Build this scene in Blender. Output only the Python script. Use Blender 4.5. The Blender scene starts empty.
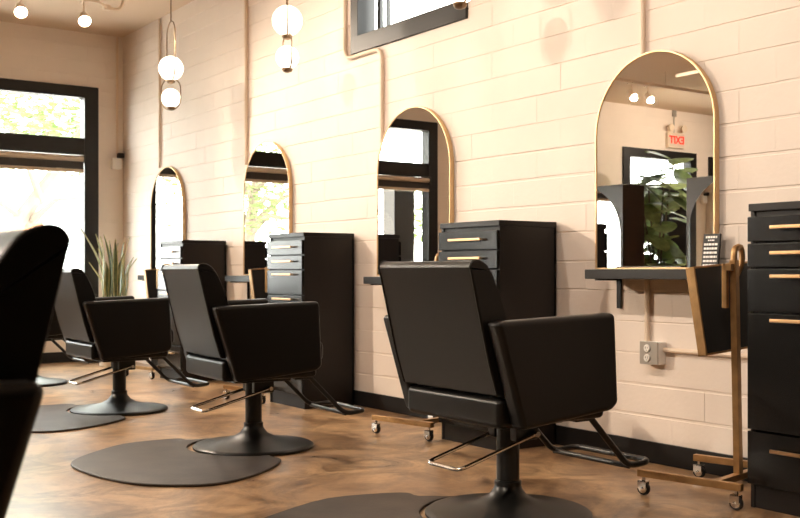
import bpy, bmesh, math, random
from mathutils import Vector, Matrix
C = bpy.context.scene.collection
PI = math.pi
random.seed(7)

# ------------------------------------------------------------------ materials
def nt(name):
    m = bpy.data.materials.new(name); m.use_nodes = True
    n = m.node_tree.nodes; l = m.node_tree.links
    return m, n, l, n['Principled BSDF']

def mat(name, col, rough=.5, metal=0., spec=.5, bump=0., bscale=60., var=0., vscale=4., coat=0.):
    m, n, l, p = nt(name)
    p.inputs['Base Color'].default_value = (*col, 1)
    p.inputs['Roughness'].default_value = rough
    p.inputs['Metallic'].default_value = metal
    p.inputs['Specular IOR Level'].default_value = spec
    p.inputs['Coat Weight'].default_value = coat
    tc = n.new('ShaderNodeTexCoord')
    if bump:
        t = n.new('ShaderNodeTexNoise'); t.inputs['Scale'].default_value = bscale; t.inputs['Detail'].default_value = 4
        b = n.new('ShaderNodeBump'); b.inputs['Strength'].default_value = bump; b.inputs['Distance'].default_value = .004
        l.new(tc.outputs['Object'], t.inputs['Vector']); l.new(t.outputs['Fac'], b.inputs['Height']); l.new(b.outputs['Normal'], p.inputs['Normal'])
    if var:
        t = n.new('ShaderNodeTexNoise'); t.inputs['Scale'].default_value = vscale; t.inputs['Detail'].default_value = 5
        r = n.new('ShaderNodeValToRGB')
        r.color_ramp.elements[0].position = .3; r.color_ramp.elements[1].position = .7
        r.color_ramp.elements[0].color = (*[c*(1-var) for c in col], 1); r.color_ramp.elements[1].color = (*[min(1, c*(1+var)) for c in col], 1)
        l.new(tc.outputs['Object'], t.inputs['Vector']); l.new(t.outputs['Fac'], r.inputs['Fac']); l.new(r.outputs['Color'], p.inputs['Base Color'])
    return m

def emit(name, col, s):
    m, n, l, p = nt(name)
    p.inputs['Base Color'].default_value = (*col, 1)
    p.inputs['Emission Color'].default_value = (*col, 1)
    p.inputs['Emission Strength'].default_value = s
    return m

CREAM = (.82, .73, .65)
M = {}
M['wall'] = mat('painted_block', CREAM, .62, bump=.25, bscale=45, var=.03, vscale=2.5, spec=.3)
M['plaster'] = mat('painted_plaster', CREAM, .7, spec=.3)
M['dimwall'] = mat('dimmed_unseen_wall', (.05, .045, .04), .75, spec=.2)  # dark colour invented for the unseen walls, so black furniture reflects less
M['ceiling'] = mat('painted_ceiling', (.70, .56, .43), .8, spec=.2)
M['trimwhite'] = mat('cream_paint', (.78, .64, .5), .5)
M['blacktrim'] = mat('black_trim', (.012, .011, .011), .5, spec=.3)
M['frame'] = mat('dark_bronze_aluminium', (.010, .0085, .0075), .45, spec=.35)
M['leather'] = mat('black_leather', (.0042, .0034, .0028), .36, bump=.12, bscale=220, spec=.24)
M['bmetal'] = mat('black_metal', (.007, .007, .007), .36, spec=.4, bump=.03, bscale=150)
M['chrome'] = mat('chrome', (.75, .73, .70), .12, metal=1)
M['cabinet'] = mat('black_wood_grain', (.0045, .004, .0036), .25, bump=.04, bscale=90, spec=.42)
M['cabside'] = mat('black_laminate', (.009, .0065, .0055), .42, spec=.32)
M['gold'] = mat('brushed_gold', (.86, .62, .36), .36, metal=1)
M['framegold'] = mat('frame_gold', (.74, .52, .29), .48, metal=.7)
M['oldgold'] = mat('gold_paint', (.42, .25, .11), .4, metal=.85, var=.2, vscale=18)
M['handle'] = mat('gold_handle', (.66, .41, .22), .38, metal=1)
M['bronze'] = mat('antique_bronze', (.20, .13, .075), .35, metal=.9)
M['mirror'] = mat('mirror_silver', (.90, .89, .87), .0, metal=1)
M['mat'] = mat('rubber_mat', (.046, .036, .029), .5, bump=.2, bscale=70, var=.3, vscale=6, spec=.35)
M['white'] = mat('white_plastic', (.82, .8, .76), .4)
M['grey'] = mat('galvanised_steel', (.36, .33, .29), .45, metal=.4)
M['dark'] = mat('dark_slot', (.01, .01, .01), .6)
M['brown'] = mat('dark_brown_wood', (.03, .02, .014), .45, bump=.06, bscale=60)
M['globe'] = emit('opal_glass_lit', (1, .90, .74), 3.2)
M['lens'] = emit('spot_lens', (1, .93, .82), 14)
M['redletters'] = emit('exit_red', (.9, .03, .015), .75)
M['signface'] = emit('exit_face', (.62, .5, .4), .12)
M['planter'] = mat('white_ceramic', (.72, .64, .54), .35)
M['soil'] = mat('soil', (.03, .02, .012), .9, bump=.6, bscale=60)
M['leafg'] = mat('snake_leaf_green', (.10, .14, .055), .4, var=.45, vscale=25)
M['leafy'] = mat('snake_leaf_margin', (.62, .56, .27), .45)
M['figleaf'] = mat('fig_leaf', (.27, .35, .16), .38, var=.4, vscale=8)
M['bark'] = mat('bark', (.17, .13, .10), .85, bump=.6, bscale=30)
M['tree'] = mat('tree_leaves', (.145, .205, .065), .6, var=.25, vscale=1.5)
def leafy(m, k):
    n = m.node_tree.nodes; l = m.node_tree.links; p = n['Principled BSDF']
    tl = n.new('ShaderNodeBsdfTranslucent'); src = p.inputs['Base Color'].links[0].from_socket
    l.new(src, tl.inputs['Color']); mx = n.new('ShaderNodeMixShader'); mx.inputs['Fac'].default_value = k
    l.new(p.outputs[0], mx.inputs[1]); l.new(tl.outputs[0], mx.inputs[2]); l.new(mx.outputs[0], n['Material Output'].inputs['Surface'])
leafy(M['tree'], .4); leafy(M['figleaf'], .15)
M['paving'] = mat('pale_paving', (.55, .53, .5), .8, var=.1)
M['stucco'] = mat('white_stucco', (.8, .78, .75), .8)
M['roofing'] = mat('orange_fascia', (.30, .13, .07), .8)
M['blind'] = mat('blind_fabric', (.60, .50, .40), .7)
M['blinddark'] = mat('blind_rail', (.035, .03, .027), .5)

# brick for the far building
m, n, l, p = nt('brick'); M['brick'] = m
tc = n.new('ShaderNodeTexCoord'); bt = n.new('ShaderNodeTexBrick'); bt.inputs['Scale'].default_value = 3
bt.inputs['Color1'].default_value = (.42, .18, .10, 1); bt.inputs['Color2'].default_value = (.35, .15, .09, 1); bt.inputs['Mortar'].default_value = (.5, .42, .36, 1)
l.new(tc.outputs['Object'], bt.inputs['Vector']); l.new(bt.outputs['Color'], p.inputs['Base Color']); p.inputs['Roughness'].default_value = .85

# stained concrete
m, n, l, p = nt('stained_concrete'); M['floor'] = m
tc = n.new('ShaderNodeTexCoord')
mp = n.new('ShaderNodeMapping'); l.new(tc.outputs['Object'], mp.inputs['Vector'])
t1 = n.new('ShaderNodeTexNoise'); t1.inputs['Scale'].default_value = 1.1; t1.inputs['Detail'].default_value = 12; t1.inputs['Roughness'].default_value = .68; t1.inputs['Distortion'].default_value = .9
t2 = n.new('ShaderNodeTexNoise'); t2.inputs['Scale'].default_value = 2.6; t2.inputs['Detail'].default_value = 12; t2.inputs['Roughness'].default_value = .74; t2.inputs['Distortion'].default_value = 1.4
for t in (t1, t2): l.new(mp.outputs['Vector'], t.inputs['Vector'])
r1 = n.new('ShaderNodeValToRGB'); e = r1.color_ramp.elements
e[0].position = .30; e[0].color = (.15, .09, .055, 1)
e[1].position = .70; e[1].color = (.66, .46, .265, 1)
x = e.new(.42); x.color = (.29, .175, .095, 1)
x = e.new(.56); x.color = (.47, .30, .16, 1)
r2 = n.new('ShaderNodeValToRGB'); e = r2.color_ramp.elements
e[0].position = .36; e[0].color = (.26, .225, .20, 1)
e[1].position = .56; e[1].color = (1, 1, 1, 1)
l.new(t1.outputs['Fac'], r1.inputs['Fac']); l.new(t2.outputs['Fac'], r2.inputs['Fac'])
mx = n.new('ShaderNodeMix'); mx.data_type = 'RGBA'; mx.blend_type = 'MULTIPLY'; mx.inputs['Factor'].default_value = .95
l.new(r1.outputs['Color'], mx.inputs['A']); l.new(r2.outputs['Color'], mx.inputs['B']); l.new(mx.outputs['Result'], p.inputs['Base Color'])
rr = n.new('ShaderNodeMapRange'); rr.inputs['To Min'].default_value = .20; rr.inputs['To Max'].default_value = .42
l.new(t2.outputs['Fac'], rr.inputs['Value']); l.new(rr.outputs['Result'], p.inputs['Roughness'])
bp = n.new('ShaderNodeBump'); bp.inputs['Strength'].default_value = .08; bp.inputs['Distance'].default_value = .01
l.new(t2.outputs['Fac'], bp.inputs['Height']); l.new(bp.outputs['Normal'], p.inputs['Normal'])

# window glass: thin pane, mostly clear
m = bpy.data.materials.new('window_glass'); m.use_nodes = True; M['glass'] = m
n = m.node_tree.nodes; l = m.node_tree.links; n.remove(n['Principled BSDF'])
tr = n.new('ShaderNodeBsdfTransparent'); tr.inputs['Color'].default_value = (.95, .97, .96, 1)
gl = n.new('ShaderNodeBsdfGlossy'); gl.inputs['Roughness'].default_value = .02
lw = n.new('ShaderNodeLayerWeight'); pw = n.new('ShaderNodeMath'); pw.operation = 'POWER'; pw.inputs[1].default_value = 5
fr = n.new('ShaderNodeMath'); fr.operation = 'MULTIPLY_ADD'; fr.inputs[1].default_value = .6; fr.inputs[2].default_value = .04
l.new(lw.outputs['Facing'], pw.inputs[0]); l.new(pw.outputs[0], fr.inputs[0])
ms = n.new('ShaderNodeMixShader'); l.new(fr.outputs[0], ms.inputs['Fac']); l.new(tr.outputs[0], ms.inputs[1]); l.new(gl.outputs[0], ms.inputs[2])
l.new(ms.outputs[0], n['Material Output'].inputs['Surface'])

# ------------------------------------------------------------------ helpers
def put(name, bm, mats, parent=None, loc=None, smooth=True, ang=35):
    me = bpy.data.meshes.new(name)
    bmesh.ops.recalc_face_normals(bm, faces=bm.faces)
    bm.to_mesh(me); bm.free()
    if smooth:
        for f in me.polygons: f.use_smooth = True
        me.set_sharp_from_angle(angle=math.radians(ang))
    for k in (mats if isinstance(mats, (list, tuple)) else [mats]): me.materials.append(M[k])
    o = bpy.data.objects.new(name, me); C.objects.link(o)
    if smooth and len(me.polygons) < 3000:
        wn = o.modifiers.new('normals', 'WEIGHTED_NORMAL'); wn.keep_sharp = True; wn.weight = 100
    if parent: o.parent = parent
    if loc: o.location = loc
    return o

def thing(name, label, cat, loc=(0, 0, 0), rz=0, group=None):
    o = bpy.data.objects.new(name, None); C.objects.link(o)
    o.empty_display_size = .1
    o.location = loc; o.rotation_euler = (0, 0, rz)
    return tag(o, label, cat, group)

def tag(o, label, cat, group=None, kind=None):
    o['label'] = label; o['category'] = cat
    if group: o['group'] = group
    if kind: o['kind'] = kind
    return o

def struct(o): o['kind'] = 'structure'; return o

def dup(root, loc, label, rz=None):
    r = root.copy(); C.objects.link(r); r.location = loc; r['label'] = label
    if rz is not None: r.rotation_euler = (0, 0, rz)
    for ch in list(root.children):
        c = ch.copy(); C.objects.link(c); c.parent = r
        if ch.type == 'LIGHT': c.data = ch.data
        for g in list(ch.children):
            d = g.copy(); C.objects.link(d); d.parent = c
    return r

def B(): return bmesh.new()

def box(bm, a, b, bev=0, seg=2, M4=None):
    t = bmesh.new(); bmesh.ops.create_cube(t, size=1)
    s = [b[i]-a[i] for i in range(3)]; c = [(a[i]+b[i])/2 for i in range(3)]
    for v in t.verts: v.co = Vector((v.co.x*s[0]+c[0], v.co.y*s[1]+c[1], v.co.z*s[2]+c[2]))
    if bev: bmesh.ops.bevel(t, geom=list(t.edges), offset=bev, segments=seg, profile=.5, affect='EDGES', clamp_overlap=True)
    merge(bm, t, M4); return bm

def merge(bm, t, M4=None, mi=None):
    mp = {}
    for v in t.verts: mp[v] = bm.verts.new(M4 @ v.co if M4 else v.co)
    for f in t.faces:
        nf = bm.faces.new([mp[v] for v in f.verts]); nf.material_index = f.material_index if mi is None else mi
    t.free()

def prism(bm, pts, axis, lo, hi, bev=0, seg=3, M4=None):
    """polygon extruded along an axis: 'x': pts=(y,z); 'y': pts=(x,z); 'z': pts=(x,y)"""
    t = bmesh.new()
    def P(p, h): return {'x': (h, p[0], p[1]), 'y': (p[0], h, p[1]), 'z': (p[0], p[1], h)}[axis]
    A = [t.verts.new(P(p, lo)) for p in pts]; Bv = [t.verts.new(P(p, hi)) for p in pts]
    t.faces.new(A); t.faces.new(Bv[::-1])
    k = len(pts)
    for i in range(k): t.faces.new((A[i], Bv[i], Bv[(i+1) % k], A[(i+1) % k]))
    bmesh.ops.recalc_face_normals(t, faces=t.faces)
    if bev:
        ed = list(t.edges) if bev > 0 else [e for e in t.edges if (e.verts[0] in A) == (e.verts[1] in A)]
        bmesh.ops.bevel(t, geom=ed, offset=abs(bev), segments=seg, profile=.5, affect='EDGES', clamp_overlap=True)
    merge(bm, t, M4); return bm

def tube(bm, pts, r, n=10, closed=False, cap=True):
    pts = [Vector(p) for p in pts]; k = len(pts); rings = []
    up = None
    for i, p in enumerate(pts):
        if closed: d = (pts[(i+1) % k]-pts[i-1])
        elif i == 0: d = pts[1]-pts[0]
        elif i == k-1: d = pts[-1]-pts[-2]
        else: d = (pts[i+1]-p).normalized()+(p-pts[i-1]).normalized()
        d.normalize()
        if up is None:
            up = Vector((0, 0, 1)) if abs(d.z) < .9 else Vector((1, 0, 0))
        u = up-d*up.dot(d)
        if u.length < 1e-4: u = d.orthogonal()
        u.normalize(); up = u; v = d.cross(u)
        rr = r[i] if isinstance(r, (list, tuple)) else r
        rings.append([bm.verts.new(p+(u*math.cos(a)+v*math.sin(a))*rr) for a in [2*PI*j/n for j in range(n)]])
    m_ = k if closed else k-1
    for i in range(m_):
        A, Bq = rings[i], rings[(i+1) % k]
        for j in range(n): bm.faces.new((A[j], A[(j+1) % n], Bq[(j+1) % n], Bq[j]))
    if cap and not closed: bm.faces.new(rings[0][::-1]); bm.faces.new(rings[-1])
    return bm

def fillet(pts, r, n=5):
    pts = [Vector(p) for p in pts]; out = [pts[0]]
    for i in range(1, len(pts)-1):
        a, b, c = pts[i-1], pts[i], pts[i+1]
        q = min(r, (a-b).length*.45, (c-b).length*.45)
        s, e_ = b+(a-b).normalized()*q, b+(c-b).normalized()*q
        for j in range(n+1):
            t = j/n; out.append(s*(1-t)**2+b*2*t*(1-t)+e_*t*t)
    out.append(pts[-1]); return out

def lathe(bm, prof, n=40, c=(0, 0, 0), M4=None):
    t = bmesh.new(); rings = []
    for r, z in prof:
        if r < 1e-5: rings.append([t.verts.new((c[0], c[1], c[2]+z))])
        else: rings.append([t.verts.new((c[0]+r*math.cos(2*PI*j/n), c[1]+r*math.sin(2*PI*j/n), c[2]+z)) for j in range(n)])
    for A, D in zip(rings, rings[1:]):
        for j in range(n):
            q = (j+1) % n
            if len(A) == 1 and len(D) == 1: continue
            if len(A) == 1: t.faces.new((A[0], D[q], D[j]))
            elif len(D) == 1: t.faces.new((A[j], A[q], D[0]))
            else: t.faces.new((A[j], A[q], D[q], D[j]))
    if len(rings[0]) > 1: t.faces.new(rings[0][::-1])
    if len(rings[-1]) > 1: t.faces.new(rings[-1])
    merge(bm, t, M4); return bm

def sphere(bm, c, r, n=32):
    t = bmesh.new(); bmesh.ops.create_uvsphere(t, u_segments=n, v_segments=n//2, radius=r)
    merge(bm, t, Matrix.Translation(c)); return bm

def cyl(bm, a, b, r, n=16): return tube(bm, [a, b], r, n)

# ------------------------------------------------------------------ camera
cam = bpy.data.cameras.new('camera'); co = bpy.data.objects.new('camera', cam); C.objects.link(co)
cam.lens = 36*1040/800; cam.sensor_width = 36; cam.sensor_fit = 'HORIZONTAL'
co.location = (0, 0, .95); co.rotation_euler = (PI/2, 0, -math.atan2(.572, .82))
cam.shift_y = 13/800
cam.dof.use_dof = True; cam.dof.focus_distance = 4.7; cam.dof.aperture_fstop = 6.3
cam.clip_end = 300
bpy.context.scene.camera = co

# ------------------------------------------------------------------ the room
XW, YB, ZC = 4.0, 11.0, 3.5
XL, YF = -7.0, -5.5

def block_face(bm, P, u0, u1, z0, z1, zp, rows_h, L, off_even, openings, gd=.012, g=.0066, gv=.0005):
    """raised, bevelled blocks; P(u,z,d): d = depth behind the finished face"""
    k0 = int(math.floor((z0-zp)/rows_h))
    k = k0
    while zp+k*rows_h < z1:
        a, b = zp+k*rows_h, zp+(k+1)*rows_h
        rowf = random.uniform(.5, 1.6)
        off = off_even+(L/2 if k % 2 else 0)
        i = int(math.floor((u0-off)/L))
        while off+i*L < u1:
            c, d = off+i*L, off+(i+1)*L
            i += 1
            rects = [(max(c, u0), min(d, u1), max(a, z0), min(b, z1))]
            for (p, q, r, s) in openings:
                nr = []
                for (x0, x1, y0, y1) in rects:
                    if x1 <= p or x0 >= q or y1 <= r or y0 >= s: nr.append((x0, x1, y0, y1)); continue
                    if y0 < r: nr.append((x0, x1, y0, r))
                    if y1 > s: nr.append((x0, x1, s, y1))
                    yy0, yy1 = max(y0, r), min(y1, s)
                    if x0 < p: nr.append((x0, p, yy0, yy1))
                    if x1 > q: nr.append((q, x1, yy0, yy1))
                rects = nr
            for (x0, x1, y0, y1) in rects:
                if x1-x0 < .002 or y1-y0 < .002: continue
                jx = random.uniform(.6, 1.25); jd = random.uniform(-.0012, .0006)
                l_, r_ = (gv*jx if abs(x0-c) < 1e-6 else 0), (gv*jx if abs(x1-d) < 1e-6 else 0)
                b_, t_ = (g*jx*rowf if abs(y0-a) < 1e-6 else 0), (g*jx*rowf if abs(y1-b) < 1e-6 else 0)
                l_, r_, b_, t_ = [min(v, .4*(x1-x0), .4*(y1-y0)) for v in (l_, r_, b_, t_)]
                O = [bm.verts.new(P(*q, gd)) for q in ((x0, y0), (x1, y0), (x1, y1), (x0, y1))]
                N = [bm.verts.new(P(*q, -jd)) for q in ((x0+l_, y0+b_), (x1-r_, y0+b_), (x1-r_, y1-t_), (x0+l_, y1-t_))]
                bm.faces.new(N)
                for j in range(4): bm.faces.new((O[j], O[(j+1) % 4], N[(j+1) % 4], N[j]))
        k += 1

def backing(bm, P, u0, u1, z0, z1, d0, d1, openings):
    us = sorted({u0, u1, *[o[0] for o in openings], *[o[1] for o in openings]})
    us = [u for u in us if u0 <= u <= u1]
    for p, q in zip(us, us[1:]):
        zz = [(z0, z1)]
        for o in openings:
            if o[0] <= p+1e-6 and o[1] >= q-1e-6:
                nz = []
                for (r, s) in zz:
                    if o[2] > r: nz.append((r, min(s, o[2])))
                    if o[3] < s: nz.append((max(r, o[3]), s))
                zz = nz
        for r, s in zz:
            if s-r < 1e-4: continue
            A, D = P(p, r, d0), P(q, s, d1)
            box(bm, [min(A[i], D[i]) for i in range(3)], [max(A[i], D[i]) for i in range(3)])

# right wall with a high window
W2 = (5.014, 6.31, 2.53, 3.22)
bm = B(); P = lambda u, z, d: (XW+d, u, z)
block_face(bm, P, YF, YB, 0, ZC, .074, .156, .39, 3.80-.39*10, [W2])
backing(bm, P, YF-.2, YB+.2, 0, ZC, .005, .2, [W2])
wr = struct(put('wall_right', bm, 'wall', smooth=False))

# back wall: wide shop window, glazed door and a narrow window
SF = (-.30, 3.70, .62, 2.90)
DR = (-5.50, -3.86, .0, 2.83)
W3 = (-6.80, -5.86, .8, 2.80)
bm = B(); P = lambda u, z, d: (u, YB+d, z)
block_face(bm, P, XL, XW, 0, ZC, .074, .156, .39, .1, [SF, DR, W3], g=.0035, gv=.0006, gd=.0025)
backing(bm, P, XL-.2, XW+.2, 0, ZC, .003, .2, [SF, DR, W3])
struct(put('wall_back', bm, 'wall', smooth=False))
bm = B(); box(bm, (XL-.2, YF, 0), (XL, YB, ZC)); struct(put('wall_left', bm, 'dimwall'))
bm = B(); box(bm, (XL-.2, YF-.2, 0), (XW, YF, ZC)); struct(put('wall_front', bm, 'dimwall'))
bm = B(); box(bm, (XL-.2, YF-.2, ZC), (XW+.2, YB+.2, ZC+.2)); struct(put('ceiling', bm, 'ceiling'))
bm = B(); box(bm, (XL-.2, YF-.2, -.15), (XW+.2, YB+.2, 0)); struct(put('floor', bm, 'floor', smooth=False))
bm = B(); box(bm, (XW-.014, YF, 0), (XW+.004, 10.15, .105), .003); struct(put('baseboard_right', bm, 'blacktrim'))
bm = B(); box(bm, (DR[1]+.02, YB-.016, 0), (XW-.02, YB+.002, .11), .003); struct(put('baseboard_back', bm, 'blacktrim'))

# shop window -------------------------------------------------------------
def bar(name, parent, a, b, bev=.004, mk='frame'):
    bm = B(); box(bm, a, b, bev); return put(name, bm, mk, parent)

wf = struct(thing('window_1', '', ''))
for k in ('label', 'category'): del wf[k]
y0, y1 = YB-.035, YB+.12
bm = B()
box(bm, (SF[0]-.02, y0, SF[3]-.10), (SF[1]+.02, y1, SF[3]+.02), .004)
box(bm, (SF[0]-.02, y0, SF[2]-.02), (SF[1]+.02, y1, SF[2]+.09), .004)
box(bm, (SF[1]-.13, y0, SF[2]+.088), (SF[1]+.02, y1, SF[3]-.098), .004)
box(bm, (SF[0]-.02, y0, SF[2]+.088), (SF[0]+.13, y1, SF[3]-.098), .004)
put('window_frame', bm, 'frame', wf)
bar('transom_bar', wf, (SF[0], y0+.01, 2.19), (SF[1], y1, 2.37))
bar('mullion', wf, (1.18, y0+.01, SF[2]), (1.27, y1, SF[3]))
bar('pane', wf, (SF[0]+.1, YB+.06, 2.35), (SF[1]-.1, YB+.066, SF[3]-.08), 0, 'glass')
bar('pane', wf, (SF[0]+.1, YB+.06, SF[2]+.05), (SF[1]-.1, YB+.066, 2.21), 0, 'glass')

def blind(x0, x1, label):
    t = thing('roller_blind', label, 'blind', ((x0+x1)/2, YB-.07, 2.0), 0, 'roller blinds of the shop window')
    w = (x1-x0)/2
    bm = B(); cyl(bm, (-w, 0, .145), (w, 0, .145), .03); put('roll', bm, 'blind', t)
    bm = B(); box(bm, (-w, .012, .03), (w, .028, .12), .003); put('fabric', bm, 'blinddark', t)
    bm = B(); box(bm, (-w, .0, 0), (w, .03, .035), .006); put('hem_bar', bm, 'blind', t)
    for s in (-1, 1):
        bm = B(); box(bm, (s*w-.01, -.035, .10), (s*w+.01, .06, .185), .003); put('bracket', bm, 'blinddark', t)
blind(1.29, 3.55, 'rolled-up roller blind under the transom bar, in the window part beside the corner plant')
blind(-.15, 1.16, 'rolled-up roller blind seen reflected in the second-nearest arched mirror')

# clerestory window -------------------------------------------------------
w2 = struct(thing('window_2', '', ''))
for k in ('label', 'category'): del w2[k]
a, b, c, d = W2; x0, x1 = XW-.02, XW+.13
bm = B()
box(bm, (x0, a-.01, c-.02), (x1, b+.02, c+.10), .004); box(bm, (x0, a-.01, d-.08), (x1, b+.02, d+.02), .004)
box(bm, (x0, b-.075, c+.098), (x1, b+.02, d-.078), .004); box(bm, (x0, a-.01, c+.098), (x1, a+.05, d-.078), .004)
put('window_frame', bm, 'frame', w2)
bar('sash', w2, (XW+.09, b-.20, c+.1), (XW+.12, b-.165, d-.08), .002)
bar('sash', w2, (XW+.09, b-.29, c+.1), (XW+.12, b-.275, d-.08), .002)
bar('pane', w2, (XW+.10, a+.03, c+.08), (XW+.106, b-.05, d-.06), 0, 'glass')

# glazed door at the far left of the back wall (seen in the nearest mirror)
d1 = struct(thing('door_1', '', ''))
for k in ('label', 'category'): del d1[k]
a, b, c, d = DR
bm = B()
box(bm, (a-.02, y0, d-.12), (b+.02, y1, d+.02), .004)
box(bm, (a-.02, y0, 0), (a+.13, y1, d-.118), .004); box(bm, (b-.13, y0, 0), (b+.02, y1, d-.118), .004)
put('door_frame', bm, 'frame', d1)
bar('transom_bar', d1, (a, y0+.01, 2.10), (b, y1, 2.30))
bar('mullion', d1, (-4.95, y0+.01, 0), (-4.85, y1, 2.12))
bar('side_panel', d1, (a+.1, YB+.03, 0), (-4.93, YB+.07, 2.12))
bar('pane', d1, (a+.1, YB+.06, 2.28), (b-.1, YB+.066, d-.1), 0, 'glass')
bm = B()
box(bm, (-4.86, YB+.02, .02), (-4.77, YB+.08, 2.11), .003); box(bm, (-4.08, YB+.02, .02), (-3.98, YB+.08, 2.11), .003)
box(bm, (-4.86, YB+.02, .02), (-3.98, YB+.08, .25), .003); box(bm, (-4.86, YB+.02, 2.0), (-3.98, YB+.08, 2.11), .003)
lf = put('door_leaf', bm, 'frame', d1)
bar('door_glass', lf, (-4.79, YB+.046, .2), (-4.06, YB+.052, 2.02), 0, 'glass')
bm = B(); tube(bm, fillet([(-4.815, YB+.02, .85), (-4.815, YB-.05, .85), (-4.815, YB-.05, 1.25), (-4.815, YB+.02, 1.25)], .03), .012)
put('door_handle', bm, 'chrome', lf)

w3 = struct(thing('window_3', '', ''))
for k in ('label', 'category'): del w3[k]
a, b, c, d = W3
bm = B()
box(bm, (a-.02, y0, d-.1), (b+.02, y1, d+.02), .004); box(bm, (a-.02, y0, c-.02), (b+.02, y1, c+.09), .004)
box(bm, (a-.02, y0, c+.088), (a+.1, y1, d-.098), .004); box(bm, (b-.1, y0, c+.088), (b+.02, y1, d-.098), .004)
put('window_frame', bm, 'frame', w3)
bar('transom_bar', w3, (a, y0+.01, 2.10), (b, y1, 2.30))
bar('pane', w3, (a+.08, YB+.06, c+.05), (b-.08, YB+.066, d-.08), 0, 'glass')

# ------------------------------------------------------------------ outdoors
bm = B(); box(bm, (-60, YB+.2, -.3), (70, 70, -.12)); struct(put('ground', bm, 'paving'))
bm = B(); box(bm, (-.17, 11.28, -.12), (.16, 11.55, 2.2), .01); struct(put('trim_1', bm, 'brown'))
t = thing('low_building', 'low pale building with a broad orange-brown eave seen through the shop window', 'building', (7.9, 34, -.12))
bm = B(); box(bm, (-8, 0, 0), (1.2, 6, 2.35)); put('wall', bm, 'stucco', t)
bm = B(); box(bm, (-8.5, -.5, 2.35), (1.7, 6.5, 2.75), .03); put('roof', bm, 'roofing', t)

def tree(loc, h, r, seed, label, lean=(0, 0), nleaf=9000, zmin=None):
    rnd = random.Random(seed)
    t = thing('tree', label, 'tree', loc, 0, 'trees outside the shop windows')
    bm = B()
    top = Vector((lean[0], lean[1], h*.62))
    tube(bm, [(0, 0, 0), (lean[0]*.25, lean[1]*.25, h*.25), top*.8, top], [.2, .16, .12, .08], 9)
    tips = [top]
    for i in range(8):
        a = 2*PI*i/8+rnd.uniform(-.3, .3); s = top*rnd.uniform(.5, .95)
        e_ = s+Vector((math.cos(a)*r*.75, math.sin(a)*r*.75, rnd.uniform(.1, .45)*h*.5)); tips.append(e_)
        tube(bm, [s, (s+e_)/2+Vector((0, 0, .2)), e_], [.08, .055, .025], 7)
    put('trunk', bm, 'bark', t)
    bm = B()
    for i in range(nleaf):
        c = rnd.choice(tips)+Vector((rnd.gauss(0, r*.36), rnd.gauss(0, r*.36), rnd.gauss(0, r*.30)))
        if c.z < (zmin or h*.36): continue
        q = Matrix.Rotation(rnd.uniform(0, 2*PI), 3, 'Z') @ Matrix.Rotation(rnd.uniform(-1.1, 1.1), 3, 'X')
        s = rnd.uniform(.05, .12)
        bm.faces.new([bm.verts.new(c+q @ Vector(v)*s) for v in ((-1, 0, 0), (0, -.45, .08), (1, 0, 0), (0, .45, .08))])
    put('foliage', bm, 'tree', t, smooth=False)
tree((4.2, 19.0, -.12), 6.2, 2.3, 1, 'leafy tree with a leaning trunk outside the window beside the corner plant', (2.0, 0), 9000, 3.0)
tree((-2.2, 20.5, -.12), 5.0, 2.1, 2, 'leafy tree reflected in the arched mirror behind the grey-fronted cabinet', (-.4, .2), 4200)
tree((11.5, 26.0, -.12), 6.4, 2.6, 3, 'broad tree farther back to the right outside the shop window', (.3, 0))
tree((-10.5, 22.0, -.12), 5.2, 2.2, 4, 'leafy tree outside the glazed door, seen in the nearest arched mirror', (.2, 0))

# ------------------------------------------------------------------ arched mirrors
def arch(w, h, n=28, z0=0.):
    r = w/2; pts = [(-r, z0), (r, z0)]
    for i in range(n+1):
        a = PI*i/n; pts.append((r*math.cos(a), z0+h-r+r*math.sin(a)))
    return pts

def mirror(yc, w, zb, zt, label):
    h = zt-zb
    t = thing('arched_mirror', label, 'mirror', (XW, yc, zb), 0, 'arched mirrors along the block wall')
    O = arch(w, h); fw = .007
    I = arch(w-2*fw, h-2*fw, z0=fw)
    bm = B()
    f = [[bm.verts.new((x, p[0], p[1])) for p in L_] for x, L_ in ((-.036, O), (-.036, I), (-.030, I), (-.002, O))]
    k = len(O)
    for A, D in zip(f, f[1:]+f[:1]):
        for j in range(k): bm.faces.new((A[j], A[(j+1) % k], D[(j+1) % k], D[j]))
    put('frame', bm, 'framegold', t)
    bm = B(); prism(bm, arch(w-2*fw+.004, h-2*fw+.004, z0=fw-.002), 'x', -.031, -.020); put('mirror_glass', bm, 'mirror', t, smooth=False)
mirror(3.510, .765, .965, 2.043, 'nearest arched gold-framed mirror, above the double outlet on the wall')
mirror(5.552, .825, .925, 2.035, 'arched gold-framed mirror on the wall just left of the high window, behind the largest chair')
mirror(7.612, .800, .925, 2.018, 'arched gold-framed mirror behind the grey-fronted cabinet, third from the camera')
mirror(9.705, .815, .925, 1.987, 'smallest arched gold-framed mirror, nearest the corner with the snake plant')

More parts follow.
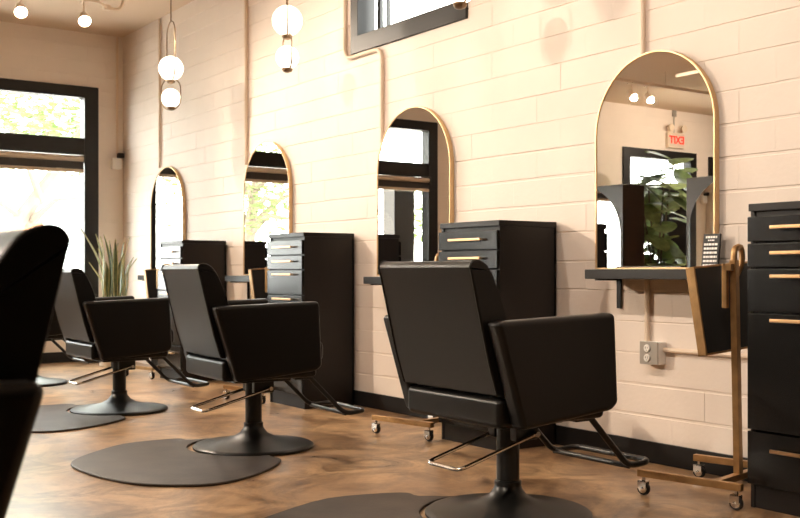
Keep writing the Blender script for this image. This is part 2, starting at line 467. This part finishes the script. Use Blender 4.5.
# ------------------------------------------------------------------ shelves
def shelf(y0, y1, zt, label, d=.2):
    t = thing('wall_shelf', label, 'shelf', (XW, (y0+y1)/2, zt), 0, 'black shelves under the mirrors')
    w = (y1-y0)/2
    bm = B(); box(bm, (-d, -w, -.048), (-.001, w, 0), .003); put('board', bm, 'cabside', t)
    for s in (-1, 1):
        yy = s*(w-.055)
        bm = B(); box(bm, (-.012, yy-.014, -.20), (-.001, yy+.014, -.048), .002); box(bm, (-d*.85, yy-.014, -.056), (-.001, yy+.014, -.048), .002)
        put('bracket', bm, 'bmetal', t)
shelf(2.95, 3.805, .963, 'black wall shelf under the nearest mirror, above the double outlet')
shelf(5.05, 5.88, .918, 'black wall shelf under the second mirror, mostly hidden by the largest chair')
shelf(7.14, 8.03, .918, 'black wall shelf under the third mirror, beside the grey-fronted cabinet')
shelf(9.22, 10.04, .918, 'black wall shelf under the mirror nearest the corner')

# small framed sign on the nearest shelf
t = thing('counter_sign', 'small black sign with rows of white lettering leaning on the nearest mirror', 'sign', (3.94, 3.135, .9635))
bm = B(); box(bm, (-.006, -.047, 0), (.006, .047, .165), .002); s_ = put('board', bm, 'dark', t)
bm = B(); rnd = random.Random(3)
rows = [(.149, .010, .064), (.134, .006, .036)]+[(.115-.0195*i, .010, .076) for i in range(6)]
for z, hh, ww in rows:
    yy = ww/2
    while yy > -ww/2:
        s = rnd.uniform(.006, .017); e_ = max(yy-s, -ww/2)
        box(bm, (-.0072, e_, z-hh/2), (-.0055, yy, z+hh/2)); yy = e_-.0035
put('lettering', bm, 'white', s_, smooth=False)
t.rotation_euler = (0, math.radians(7), 0)

# ------------------------------------------------------------------ drawer cabinets
def cabinet(loc, label):
    """local: front faces -x; origin front-right-bottom centre on the floor"""
    t = thing('drawer_cabinet', label, 'cabinet', loc, 0, 'black salon drawer cabinets')
    w, d, h = .255, .425, 1.225
    bm = B()
    box(bm, (.022, -w, .0), (d, -w+.018, h-.03), .001); box(bm, (.022, w-.018, .0), (d, w, h-.03), .001)
    box(bm, (d-.012, -w, .02), (d, w, h-.03)); box(bm, (.03, -w+.018, .08), (d-.01, w-.018, h-.03))
    put('body', bm, 'cabside', t)
    bm = B(); box(bm, (.012, -w-.004, h-.03), (d+.002, w+.004, h), .002); put('top', bm, 'cabside', t)
    bm = B(); box(bm, (.028, -w+.018, 0), (.05, w-.018, .09)); put('plinth', bm, 'cabside', t)
    for z0_, z1_, hz in ((1.072, 1.172, 1.125), (.970, 1.064, 1.024), (.792, .962, .932), (.318, .784, .758), (.098, .310, .246)):
        bm = B(); box(bm, (-.0, -w, z0_), (.0215, w, z1_), .0025); f = put('drawer', bm, 'cabinet', t)
        bm = B(); box(bm, (-.032, -.15, hz-.006), (-.022, .13, hz+.008), .002)
        for yy in (-.13, .11): cyl(bm, (-.024, yy, hz), (.002, yy, hz), .005, 8)
        put('handle', bm, 'handle', f)
    return t
cab = cabinet((3.55, 2.385, 0), 'tall black cabinet with gold bar handles at the right edge of the view')
dup(cab, (3.555, 4.46, 0), 'black cabinet with gold handles directly behind the largest chair, brown-lit side')
dup(cab, (3.55, 6.53, 0), 'cabinet with window-lit grey drawer fronts beside the third mirror')
dup(cab, (3.55, 8.63, 0), 'farthest black drawer cabinet, beside the mirror nearest the corner')

# ------------------------------------------------------------------ rolling trolleys
def trolley(loc, label):
    t = thing('rolling_trolley', label, 'trolley', loc, math.radians(12), 'gold-framed salon trolleys with folded trays')
    x0, x1 = -.25, .25; zr = .078
    bm = B()
    for x, ya in ((x0, -.115), (x1, -.016)): box(bm, (x-.014, ya, zr), (x+.014, .35, zr+.03), .003)
    box(bm, (x0, -.016, zr+.001), (x1, .016, zr+.029), .003)
    put('base_frame', bm, 'oldgold', t)
    bm = B(); prism(bm, [(-.058, zr+.02), (-.022, zr+.02), (-.062, 1.0), (-.098, 1.0)], 'y', -.014, .014, .003, 2); put('post', bm, 'oldgold', t)
    bm = B()
    P_ = fillet([(-.08, 0, .97), (-.08, 0, 1.05), (-.01, .0, 1.06), (.0, .0, .99), (.0, .03, .93)], .05, 8)
    tube(bm, P_, .013, 8); put('handle', bm, 'oldgold', t)
    bm = B(); box(bm, (-.125, .012, .80), (-.10, .034, .985), .003); box(bm, (-.125, -.008, .955), (-.07, .03, .985), .003); put('bracket', bm, 'oldgold', t)
    # tray folded down to the upright, a few degrees askew
    M4 = Matrix.Translation((.05, .078, .80)) @ Matrix.Rotation(math.radians(-12), 4, 'Z') @ Matrix.Rotation(math.radians(-7), 4, 'X') @ Matrix.Rotation(math.radians(-4), 4, 'Y')
    w, h, th = .22, .188, .030
    bm = B(); box(bm, (-w+.006, -.010, -h+.006), (w-.006, .008, h-.006), .002, M4=M4); tr_ = put('tray', bm, 'dark', t)
    bm = B()
    for a, b in (((-w, -.014, -h), (-w+.009, th, h)), ((w-.009, -.014, -h), (w, th, h)), ((-w, -.012, -h), (w, th, -h+.009)), ((-w, -.012, h-.009), (w, th, h))):
        box(bm, a, b, .002, M4=M4)
    put('rim', bm, 'oldgold', tr_)
    for x in (x0, x1):
        for y in (-.09 if x < 0 else .012, .325):
            bm = B(); cyl(bm, (x, y, .05), (x, y, zr), .008, 8); box(bm, (x-.017, y-.018, .028), (x-.0125, y+.022, .062), .001); box(bm, (x+.0125, y-.018, .028), (x+.017, y+.022, .062), .001)
            box(bm, (x-.017, y-.018, .056), (x+.017, y+.02, .062), .001)
            c_ = put('caster', bm, 'chrome', t)
            bm = B(); lathe(bm, [(.012, -.011), (.026, -.010), (.0285, -.005), (.0285, .005), (.026, .010), (.012, .011)], 20, M4=Matrix.Translation((x, y, .0285)) @ Matrix.Rotation(PI/2, 4, 'Y')); put('wheel', bm, 'blacktrim', c_)
            bm = B(); lathe(bm, [(0, -.0185), (.012, -.0165), (.0195, -.0115), (.0195, .0115), (.012, .0165), (0, .0185)], 16, M4=Matrix.Translation((x, y, .0285)) @ Matrix.Rotation(PI/2, 4, 'Y')); put('hub', bm, 'chrome', c_)
    return t
tro = trolley((3.70, 2.775, 0), 'gold-framed rolling trolley with black folded tray beside the nearest cabinet')
dup(tro, (3.70, 4.835, 0), 'rolling trolley whose casters show beneath the largest chair')
dup(tro, (3.69, 6.835, 0), 'rolling trolley with folded tray left of the grey-fronted cabinet')
dup(tro, (3.69, 8.94, 0), 'rolling trolley with folded tray left of the farthest cabinet')

def spline(pts, n=5):
    out = []; k = len(pts)
    for i in range(k):
        p0, p1, p2, p3 = [Vector((*pts[(i+j) % k], 0)) for j in (-1, 0, 1, 2)]
        for s in range(n):
            u = s/n
            out.append(.5*((2*p1)+(p2-p0)*u+(2*p0-5*p1+4*p2-p3)*u*u+(3*p1-p0-3*p2+p3)*u**3))
    return [(v.x, v.y) for v in out]
# ------------------------------------------------------------------ styling chairs
def chair(loc, label):
    """local: sitter faces +x"""
    t = thing('styling_chair', label, 'chair', loc, 0, 'black salon styling chairs')
    bm = B()
    lathe(bm, [(.318, 0), (.325, .006), (.325, .014), (.315, .021), (.296, .023), (.282, .024), (.20, .036), (.12, .055), (.075, .08), (.056, .105), (.052, .12), (.044, .122)], 56)
    put('base', bm, 'bmetal', t)
    bm = B(); lathe(bm, [(.045, .115), (.045, .40), (.03, .402)], 28); col = put('column', bm, 'bmetal', t)
    bm = B(); lathe(bm, [(.053, .118), (.053, .135), (.046, .14)], 28); put('collar', bm, 'bmetal', col)
    bm = B(); box(bm, (-.16, -.14, .365), (.16, .14, .392), .004); box(bm, (-.03, -.085, .30), (.085, -.045, .37), .006); box(bm, (-.03, .045, .30), (.085, .085, .37), .006)
    put('mounting_plate', bm, 'bmetal', t)
    bm = B()
    tube(bm, fillet([(.055, -.10, .325), (-.32, -.10, .225), (-.32, .10, .225), (.055, .10, .325)], .035, 6), .0075, 10)
    cyl(bm, (.055, -.115, .325), (.055, .115, .325), .011, 12)
    put('pump_lever', bm, 'chrome', t)
    bm = B(); box(bm, (-.285, -.285, .392), (.245, .285, .50), .022, 3); put('seat_base', bm, 'leather', t)
    bm = B(); box(bm, (-.25, -.282, .47), (.292, .282, .585), .035, 4); put('seat', bm, 'leather', t)
    prof = [(-.295, .515), (-.405, .925), (-.417, .962), (-.411, .982), (-.392, .990), (-.362, .982), (-.332, .955), (-.302, .90), (-.27, .82), (-.245, .73), (-.225, .63), (-.212, .53), (-.222, .515)]
    prof = [(v[0], v[1]) for v in spline(prof[:-1], 3)][:-3]+[prof[-2], prof[-1]]
    bm = B(); prism(bm, prof, 'y', -.29, .29, -.012, 3); bk = put('backrest', bm, 'leather', t, ang=50)
    for s in (-1, 1):
        bm = B(); tube(bm, [Vector((x, s*.284, z)) for x, z in prof[:-1]], .0045, 6); put('piping', bm, 'leather', bk)
    side = [(-.238, .392), (-.358, .778), (.222, .797), (.240, .455), (.205, .432)]
    for s in (-1, 1):
        a, b = (s*.287, s*.362) if s > 0 else (s*.362, s*.287)
        bm = B(); prism(bm, side, 'y', a, b, .026, 4); put('armrest', bm, 'leather', t, ang=50)
    bm = B()
    path = [(.20, -.215, .42), (.445, -.215, .175), (.575, -.215, .185), (.575, .215, .185), (.445, .215, .175), (.20, .215, .42)]
    tube(bm, fillet(path, .05, 6), .0125, 12)
    cyl(bm, (.45, -.215, .177), (.45, .215, .177), .0115, 12)
    for s in (-1, 1): box(bm, (.14, s*.215-.02, .378), (.225, s*.215+.02, .425), .003)
    put('footrest', bm, 'bmetal', t)
    return t
ch = chair((2.672, 3.093, 0), 'largest black styling chair, full view in front of the second cabinet')
dup(ch, (2.575, 5.08, 0), 'black styling chair in the middle, in front of the grey-fronted cabinet', math.radians(-4))
sp_ = dup(ch, (2.505, 6.96, 0), 'black styling chair standing in front of the snake plant', math.radians(0))
for c_ in sp_.children:
    if c_.name.split('.')[0] not in ('base', 'column'): c_.location.z -= .018
dup(ch, (2.46, 9.05, 0), 'farthest black styling chair, mostly hidden behind the one by the snake plant', 0)
fg = dup(ch, (.043, 1.77, 0), 'blurred foreground black styling chair cut off by the left edge', PI)
for c_ in fg.children:                       # this seat is pumped a little higher
    if c_.name.split('.')[0] not in ('base', 'column'): c_.location.z += .024
    if c_.name.startswith('armrest'): c_.location.x -= .013

# ------------------------------------------------------------------ anti-fatigue mats
OUT = [(-.99, -.05), (-.975, -.33), (-.90, -.60), (-.76, -.76), (-.60, -.83), (-.43, -.785), (-.27, -.68), (-.14, -.56), (-.07, -.46), (-.075, -.365)]
arcp = [(.345*math.cos(a), .345*math.sin(a)) for a in [math.radians(-102-x*155/14) for x in range(15)]]
TOP = [(-.21, .36), (-.235, .43), (-.34, .455), (-.56, .435), (-.78, .27), (-.93, .11)]
def floor_mat(loc, rz, sc, label):
    base = [(-a, b) if False else (a, b) for a, b in OUT]+[p for p in arcp]+TOP
    pts = [(x*sc if math.hypot(x, y) > .36 else x, y*sc if math.hypot(x, y) > .36 else y) for x, y in spline(base, 3)]
    bm = B()
    prism(bm, pts, 'z', 0.0, .012)
    o = put('floor_mat', bm, 'mat'); o.location = loc; o.rotation_euler = (0, 0, rz)
    e = o.modifiers.new('edge', 'BEVEL'); e.width = .009; e.segments = 2; e.limit_method = 'ANGLE'
    tag(o, label, 'mat', 'black rubber mats around the chair bases')
floor_mat((2.672, 3.093, .0005), math.radians(-16), 1.08, 'black rubber floor mat at the largest chair, cut off by the bottom edge')
floor_mat((2.57, 5.09, .0005), 0, 1, 'black rubber floor mat left of the base of the middle chair')
floor_mat((2.505, 6.96, .0005), math.radians(-6), .98, 'black rubber floor mat under the chair standing before the snake plant')
floor_mat((2.46, 9.05, .0005), math.radians(4), .98, 'farthest floor mat, its tip showing behind the foreground chair')

# ------------------------------------------------------------------ pendants
def pendant(x, y, a1, a2, label):
    t = thing('pendant_lamp', label, 'lamp', (x, y, ZC), 0, 'pendant lamps with two opal globes')
    z = lambda v: v-ZC
    bm = B(); lathe(bm, [(.055, -.022), (.055, -.003), (.02, 0)], 24); put('ceiling_cup', bm, 'bronze', t)
    bm = B(); cyl(bm, (0, 0, -.02), (0, 0, z(3.10)), .006, 8); put('rod', bm, 'bronze', t)
    def pill(az, zt, zb, w):
        r = w/2; q = []
        for i in range(13): q.append((r*math.cos(PI*i/12), zt-r+r*math.sin(PI*i/12)))
        for i in range(13): q.append((r*math.cos(PI+PI*i/12), zb+r+r*math.sin(PI+PI*i/12)))
        return [(u*math.cos(az), u*math.sin(az), z(v)) for u, v in q]
    for az, zt, zb, w, zc, r in ((a1, 3.105, 2.582, .232, 2.700, .105), (a2, 2.615, 2.342, .185, 2.445, .0805)):
        bm = B(); tube(bm, pill(az, zt, zb, w), .0055, 8, closed=True); put('loop', bm, 'bronze', t)
        bm = B(); sphere(bm, (0, 0, z(zc)), r); g = put('globe', bm, 'globe', t)
        bm = B(); lathe(bm, [(.008, -.028), (.03, -.02), (.038, -.006), (.036, .004)], 20, c=(0, 0, z(zc-r))); put('cap', bm, 'bronze', g)
pendant(3.5, 8.46, math.radians(67.5+17), math.radians(67.5+62), 'two-globe pendant lamp hanging near the corner with the track light')
pendant(3.5, 6.39, math.radians(61.3+2), math.radians(61.3+20), 'two-globe pendant lamp hanging left of the high window')
pendant(3.4, 4.32, math.radians(52+6), math.radians(52+25), 'pendant lamp whose lower tip shows over the right end of the high window')

# ------------------------------------------------------------------ track lights
def track(p, q, label):
    t = thing('light_track', label, 'track', p, 0, 'white ceiling light tracks')
    d = Vector(q)-Vector(p)
    bm = B()
    s = .018
    box(bm, (min(0, d.x)-s, min(0, d.y)-s, -s), (max(0, d.x)+s, max(0, d.y)+s, s), .003); put('rail', bm, 'trimwhite', t)
    k = 4
    for i in range(k):
        c = d*((i+.5)/k); bm = B(); cyl(bm, (c.x, c.y, s), (c.x, c.y, ZC-p[2]), .006, 8); put('hanger', bm, 'trimwhite', t)
    return t
ZT = 3.30
tk = track((-5.6, 8.9, ZT), (3.0, 8.9, ZT), 'white light track running along the back of the room above the shop window')
bm = B(); tube(bm, fillet([Vector(q)-Vector((-5.6, 8.9, ZT)) for q in ((2.95, 8.91, 3.31), (3.13, 9.2, 3.365), (3.25, 9.3, 3.355), (3.33, 9.26, 3.345), (3.36, 9.24, 3.40), (3.36, 9.24, 3.5))], .06), .014, 8)
box(bm, (8.80, .37, .035), (8.86, .43, .08), .004); put('feed_conduit', bm, 'trimwhite', tk)
track((1.4, .6, ZT), (1.4, 8.3, ZT), 'white light track overhead parallel to the mirror wall')
track((-1.9, 1.4, ZT), (-1.9, 8.3, ZT), 'white light track reflected at the top right of the nearest mirror')

LW = bpy.data.lights.new('spot_beam', 'SPOT'); LW.energy = 88; LW.color = (1, .85, .71); LW.spot_size = math.radians(130); LW.spot_blend = .9; LW.shadow_soft_size = .025
def spot(loc, aim, label, light=None):
    t = thing('track_spotlight', label, 'spotlight', loc, 0, 'track spotlights')
    d = (Vector(aim)-Vector(loc)); d.z += .15; d.normalize()
    R = d.to_track_quat('-Z', 'Y').to_matrix().to_4x4()
    piv = Matrix.Translation((0, 0, -.16)) @ R
    bm = B(); cyl(bm, (0, 0, -.018), (0, 0, -.15), .008, 8); box(bm, (-.02, -.05, -.03), (.02, .05, -.012), .002); put('stem', bm, 'trimwhite', t)
    bm = B(); lathe(bm, [(.02, .06), (.036, .04), (.046, -.02), (.055, -.07), (.052, -.07), (.05, -.055)], 24, M4=piv); put('lamp_head', bm, 'trimwhite', t)
    bm = B(); lathe(bm, [(0, -.060), (.05, -.060)], 24, M4=piv); put('lens', bm, 'lens', t)
    if light:
        o = bpy.data.objects.new('spot_beam', light); C.objects.link(o); o.parent = t
        o.matrix_local = piv @ Matrix.Translation((0, 0, -.09))
for i, y in enumerate((1.0, 2.8, 4.6, 6.4)):
    spot((1.4, y, ZT), (4.0, y+.15, .95), 'white spotlight on the overhead track aimed at the mirror wall, ' + ('nearest the camera', 'level with the nearest cabinet', 'level with the second cabinet', 'level with the grey-fronted cabinet', 'level with the farthest cabinet')[i], LW)
LB = bpy.data.lights.new('spot_beam_far', 'SPOT'); LB.energy = 560; LB.color = (1, .83, .65); LB.spot_size = math.radians(140); LB.spot_blend = .7; LB.shadow_soft_size = .025
for x, ax, lab in ((2.36, 1.7, 'lit white spotlight at the top left corner of the view'), (2.89, 2.3, 'lit white spotlight hanging just above the window corner'),
                   (-1.75, -1.2, 'left of the two lit spotlights reflected in the nearest mirror'), (-2.05, -1.5, 'right of the two lit spotlights reflected in the nearest mirror')):
    spot((x, 8.9, ZT), (ax, 5.5, 0.3), lab, LB)
spot((-1.9, 7.6, ZT), (-4, 9.5, 0), 'unlit-looking spotlight reflected at the top right of the nearest mirror', None)
LC = LB.copy(); LC.energy = 85  # added beams from out of view, brightening the back wall in the mirror
for x in (-3.9, -5.2): spot((x, 8.9, ZT), (x+.5, 11.0, 1.9), 'added unseen spotlight on the track brightening the back wall ' + ('right of the exit sign' if x > -4.5 else 'beside the exit sign'), LC)
LF = LB.copy(); LF.energy = 650; LF.spot_size = math.radians(70); LF.spot_blend = .8  # added lamp that lifts highlights on the foreground chair's cushion and arms
spot((-1.9, 1.9, ZT), (.0, 1.8, .7), 'added unseen spotlight on the far track brightening the blurred foreground chair', LF)
LN = LB.copy(); LN.energy = 150
for i, (x, ax) in enumerate(((2.36, 1.7), (2.89, 2.3))):
    o = [q for q in bpy.data.objects if q.type == 'LIGHT' and q.parent and abs(q.parent.location.x-x) < .01][0]; o.data = LN

# ------------------------------------------------------------------ conduits
def conduit(pts, r, label, nm='electrical_conduit'):
    bm = B(); tube(bm, fillet(pts, .09, 6), r, 8)
    return tag(put(nm, bm, 'trimwhite'), label, 'pipe', 'painted conduits on the walls')
xc = XW-.016
conduit([(3.93, YB-.016, 2.22), (3.93, YB-.016, 3.49)], .013, 'thin painted conduit running up the corner above the white sensor box')
conduit([(xc, 9.92, 1.99), (xc, 9.92, 3.49)], .013, 'thin painted conduit above the mirror nearest the corner')
conduit([(xc, 8.0, 1.86), (xc, 8.0, 3.49)], .016, 'painted conduit between the two pendant lamps')
conduit([(xc, 6.41, 3.49), (xc, 6.41, 2.49), (xc, 5.93, 2.49), (xc, 5.93, 1.84)], .015, 'painted conduit bending round the lower corner of the high window')
conduit([(xc, 3.583, 2.04), (xc, 3.583, 3.49)], .013, 'painted conduit rising from the nearest mirror')
conduit([(xc, 3.555, .60), (xc, 3.555, .914)], .013, 'short conduit between the double outlet and the nearest shelf')
conduit([(xc, 3.48, .568), (xc, 2.70, .568)], .012, 'horizontal conduit running right from the double outlet')

t = thing('outlet_box', 'grey double electrical outlet box on the block wall below the nearest shelf', 'outlet', (XW, 3.505, .55))
bm = B(); box(bm, (-.055, -.06, -.056), (-.001, .06, .056), .005); bx_ = put('housing', bm, 'white', t)
bm = B(); box(bm, (-.061, -.058, -.056), (-.054, .058, .056), .003); pl = put('cover_plate', bm, 'grey', t)
for s in (-1, 1):
    bm = B(); lathe(bm, [(0, 0), (.019, 0), (.019, .006), (.017, .008), (0, .008)], 20, M4=Matrix.Translation((-.060, .008, s*.024)) @ Matrix.Rotation(-PI/2, 4, 'Y')); r_ = put('receptacle', bm, 'white', pl)
    bm = B(); box(bm, (-.0688, .000, s*.024-.003), (-.066, .003, s*.024+.008)); box(bm, (-.0688, .013, s*.024-.003), (-.066, .016, s*.024+.008)); box(bm, (-.0688, .006, s*.024-.012), (-.066, .010, s*.024-.008))
    o = put('slots', bm, 'dark', pl)

t = thing('wall_sensor', 'small white sensor box with a black cap in the far corner beside the window', 'sensor', (3.915, YB, 2.12))
bm = B(); box(bm, (-.055, -.06, -.06), (.05, -.002, .06), .008); put('housing', bm, 'white', t)
bm = B(); box(bm, (.01, -.075, .062), (.075, -.01, .115), .006); put('cap', bm, 'dark', t)

# exit sign above the glazed door (seen only in the mirror)
t = thing('exit_sign', 'red-lettered exit sign with two emergency lamps above the glazed door', 'sign', (-5.0, YB, 2.90))
bm = B(); box(bm, (-.19, -.06, 0), (.19, -.002, .24), .008); put('housing', bm, 'trimwhite', t)
bm = B(); box(bm, (-.165, -.066, .02), (.165, -.059, .22)); fc = put('face', bm, 'signface', t)
cu = bpy.data.curves.new('exit_text', 'FONT'); cu.body = 'EXIT'; cu.size = .17; cu.extrude = .004; cu.align_x = 'CENTER'; cu.align_y = 'CENTER'; cu.offset = .003
tmp = bpy.data.objects.new('exit_text', cu); C.objects.link(tmp)
me = bpy.data.meshes.new_from_object(tmp); C.objects.unlink(tmp); bpy.data.objects.remove(tmp)
me.materials.clear(); me.materials.append(M['redletters'])
lt = bpy.data.objects.new('letters', me); C.objects.link(lt); lt.parent = fc; lt.location = (0, -.07, .12); lt.rotation_euler = (PI/2, 0, 0)
for s in (-1, 1):
    bm = B(); lathe(bm, [(0, .03), (.045, .03), (.06, -.03), (.055, -.032)], 18, M4=Matrix.Translation((s*.15, -.07, .31)) @ Matrix.Rotation(-PI/2, 4, 'X')); cyl(bm, (s*.15, -.04, .22), (s*.15, -.04, .28), .012, 8)
    h_ = put('emergency_lamp', bm, 'trimwhite', t)
bm = B(); box(bm, (-.04, -.03, .50), (.04, -.002, .62), .004); cyl(bm, (0, -.012, .23), (0, -.012, .5), .008, 8); put('junction_box', bm, 'grey', t)

# ------------------------------------------------------------------ island stations (two seen in the nearest mirror, two added unseen)
def island(yc, label):
    t = thing('island_station', label, 'styling station', (-.9, yc, 0), 0, 'free-standing island stations with arched mirrors')
    w, h, d = .585, 1.95, .36
    bm = B(); box(bm, (-d, -w, 0), (0, w, h), .004); put('panel', bm, 'brown', t)
    bm = B(); prism(bm, arch(1.10, 1.09, z0=.84), 'x', -.001, .006); put('mirror_glass', bm, 'mirror', t, smooth=False)
    bm = B(); box(bm, (.0, -w, .78), (.22, w, .82), .003); put('counter', bm, 'brown', t)
island(6.755, 'dark island station with arched mirror at the right of the nearest mirror’s reflection'.replace('’', "'"))
island(4.68, 'added unseen island station with arched mirror outside the left edge, blocking window reflections, third from the back wall')  # continues the row unseen, added to keep window reflections off the nearest cabinet
island(2.60, 'added unseen island station outside the left edge, blocking window reflections, that the blurred foreground chair faces')  # also added out of view to screen window reflections
island(8.83, "dark island station with arched mirror at the left of the nearest mirror's reflection")

# ------------------------------------------------------------------ plants
def blade(bm, base, az, lean, L, w, rnd):
    n = 9; rows = []
    tw = rnd.uniform(-.5, .5); ph = rnd.uniform(0, PI)
    for i in range(n+1):
        s = i/n
        wd = w*(.55+.9*s)*(1-s**3.2)+.0015
        out = lean*s*s*L+.02*math.sin(5*s+ph)
        c = Vector(base)+Vector((math.cos(az)*out, math.sin(az)*out, L*s*(1-.12*lean*s)))
        a = az+PI/2+tw*s
        u = Vector((math.cos(a), math.sin(a), 0)); nn = Vector((-math.sin(a), math.cos(a), 0))
        rows.append([c-u*wd, c-u*wd*.74+nn*.006, c+nn*.012*(1-s), c+u*wd*.74+nn*.006, c+u*wd])
    V = [[bm.verts.new(p) for p in r] for r in rows]
    for i in range(n):
        for j in range(4):
            f = bm.faces.new((V[i][j], V[i][j+1], V[i+1][j+1], V[i+1][j])); f.material_index = 1 if j in (0, 3) else 0
rnd = random.Random(11)
t = thing('potted_snake_plant', 'snake plant with yellow-edged upright leaves in a pale planter in the corner', 'plant', (3.62, 10.25, 0))
bm = B(); lathe(bm, [(.12, 0), (.13, .01), (.175, .66), (.185, .68), (.172, .685), (.165, .64), (.0, .63)], 36); pt = put('planter', bm, 'planter', t)
bm = B(); lathe(bm, [(0, .652), (.16, .645), (.16, .63), (0, .63)], 24); put('soil', bm, 'soil', t)
bm = B()
for i in range(22):
    a = rnd.uniform(0, 2*PI); r = rnd.uniform(.01, .12)
    blade(bm, (r*math.cos(a), r*math.sin(a), .64), a+rnd.uniform(-.5, .5), rnd.uniform(.05, .30)*(r/.12+.2), rnd.uniform(.40, .70), rnd.uniform(.020, .030), rnd)
blade(bm, (-.08, .02, .64), PI+.2, .32, .78, .022, rnd)
o = put('leaves', bm, ['leafg', 'leafy'], t, ang=60)
s_ = o.modifiers.new('thick', 'SOLIDIFY'); s_.thickness = .004

rnd = random.Random(5)
t = thing('potted_fig', 'tall fiddle-leaf fig in front of the glazed door, seen in the nearest mirror', 'plant', (-3.45, 10.0, 0))
bm = B(); lathe(bm, [(.17, 0), (.19, .02), (.22, .42), (.205, .42), (.2, .38), (0, .38)], 32); put('planter', bm, 'planter', t)
bm = B(); lathe(bm, [(0, .395), (.19, .39), (.19, .37), (0, .37)], 24); put('soil', bm, 'soil', t)
bm = B(); stems = []
for k in range(4):
    a = k*PI/2+.4; top = Vector((math.cos(a)*.27, math.sin(a)*.27, 2.25+.28*((k*7) % 3)/2))
    q = [Vector((math.cos(a)*.03, math.sin(a)*.03, .38)), Vector((math.cos(a)*.08, math.sin(a)*.08, 1.2)), top]
    tube(bm, q, [.018, .015, .007], 8); stems.append(q)
put('stem', bm, 'bark', t)
bm = B()
for k in range(105):
    q = rnd.choice(stems); s = rnd.uniform(.12, 1)
    p = q[0].lerp(q[1], s*2) if s < .5 else q[1].lerp(q[2], s*2-1)
    a = rnd.uniform(0, 2*PI); L = rnd.uniform(.36, .56); dr = rnd.uniform(-.9, .6)
    d = Vector((math.cos(a), math.sin(a), dr)).normalized(); u = Vector((-math.sin(a), math.cos(a), 0)); nn = d.cross(u)
    rows = []
    for i in range(9):
        v = i/8; wd = L*.40*(math.sin(PI*min(1, v**.8))**.6)*(.72+.5*v)+.002
        c = p+d*(.05+L*v)+nn*(.10*L*v*v*4*.5)*(1 if nn.z < 0 else -1)
        rows.append([bm.verts.new(c-u*wd+nn*.02*(1 if nn.z > 0 else -1)), bm.verts.new(c), bm.verts.new(c+u*wd+nn*.02*(1 if nn.z > 0 else -1))])
    for A, D in zip(rows, rows[1:]):
        for j in range(2): bm.faces.new((A[j], A[j+1], D[j+1], D[j]))
put('leaves', bm, 'figleaf', t, ang=70)

# ------------------------------------------------------------------ light
w = bpy.data.worlds.new('daylight'); bpy.context.scene.world = w; w.use_nodes = True
bg = w.node_tree.nodes['Background']; bg.inputs['Color'].default_value = (1, .985, .96, 1); bg.inputs['Strength'].default_value = 16.0
sun = bpy.data.lights.new('sun', 'SUN'); sun.energy = 5; sun.angle = .02; sun.color = (1, .95, .86)
so = bpy.data.objects.new('sun', sun); C.objects.link(so); so.rotation_euler = Vector((.15, .8, -.9)).to_track_quat('-Z', 'Y').to_euler(); so.location = (0, -10, 20)
def portal(c, sx, sz, rot):
    a = bpy.data.lights.new('daylight_portal', 'AREA'); a.shape = 'RECTANGLE'; a.size = sx; a.size_y = sz; a.cycles.is_portal = True
    o = bpy.data.objects.new('daylight_portal', a); C.objects.link(o); o.location = c; o.rotation_euler = rot
portal(((SF[0]+SF[1])/2, YB+.19, (SF[2]+SF[3])/2), SF[1]-SF[0], SF[3]-SF[2], (-PI/2, 0, 0))
portal(((DR[0]+DR[1])/2, YB+.19, (DR[2]+DR[3])/2), DR[1]-DR[0], DR[3]-DR[2], (-PI/2, 0, 0))
portal(((W3[0]+W3[1])/2, YB+.19, (W3[2]+W3[3])/2), W3[1]-W3[0], W3[3]-W3[2], (-PI/2, 0, 0))
portal((XW+.19, (W2[0]+W2[1])/2, (W2[2]+W2[3])/2), W2[3]-W2[2], W2[1]-W2[0], (0, PI/2, 0))

sc = bpy.context.scene
vs = sc.view_settings
vs.view_transform = 'Standard'; vs.look = 'None'; vs.exposure = 0.26; vs.gamma = 1; vs.use_curve_mapping = False
sc.cycles.use_denoising = True
sc.cycles.max_bounces = 10; sc.cycles.diffuse_bounces = 6; sc.cycles.glossy_bounces = 6; sc.cycles.transparent_max_bounces = 12
sc.cycles.sample_clamp_indirect = 8
sc.cycles.caustics_reflective = False; sc.cycles.caustics_refractive = False
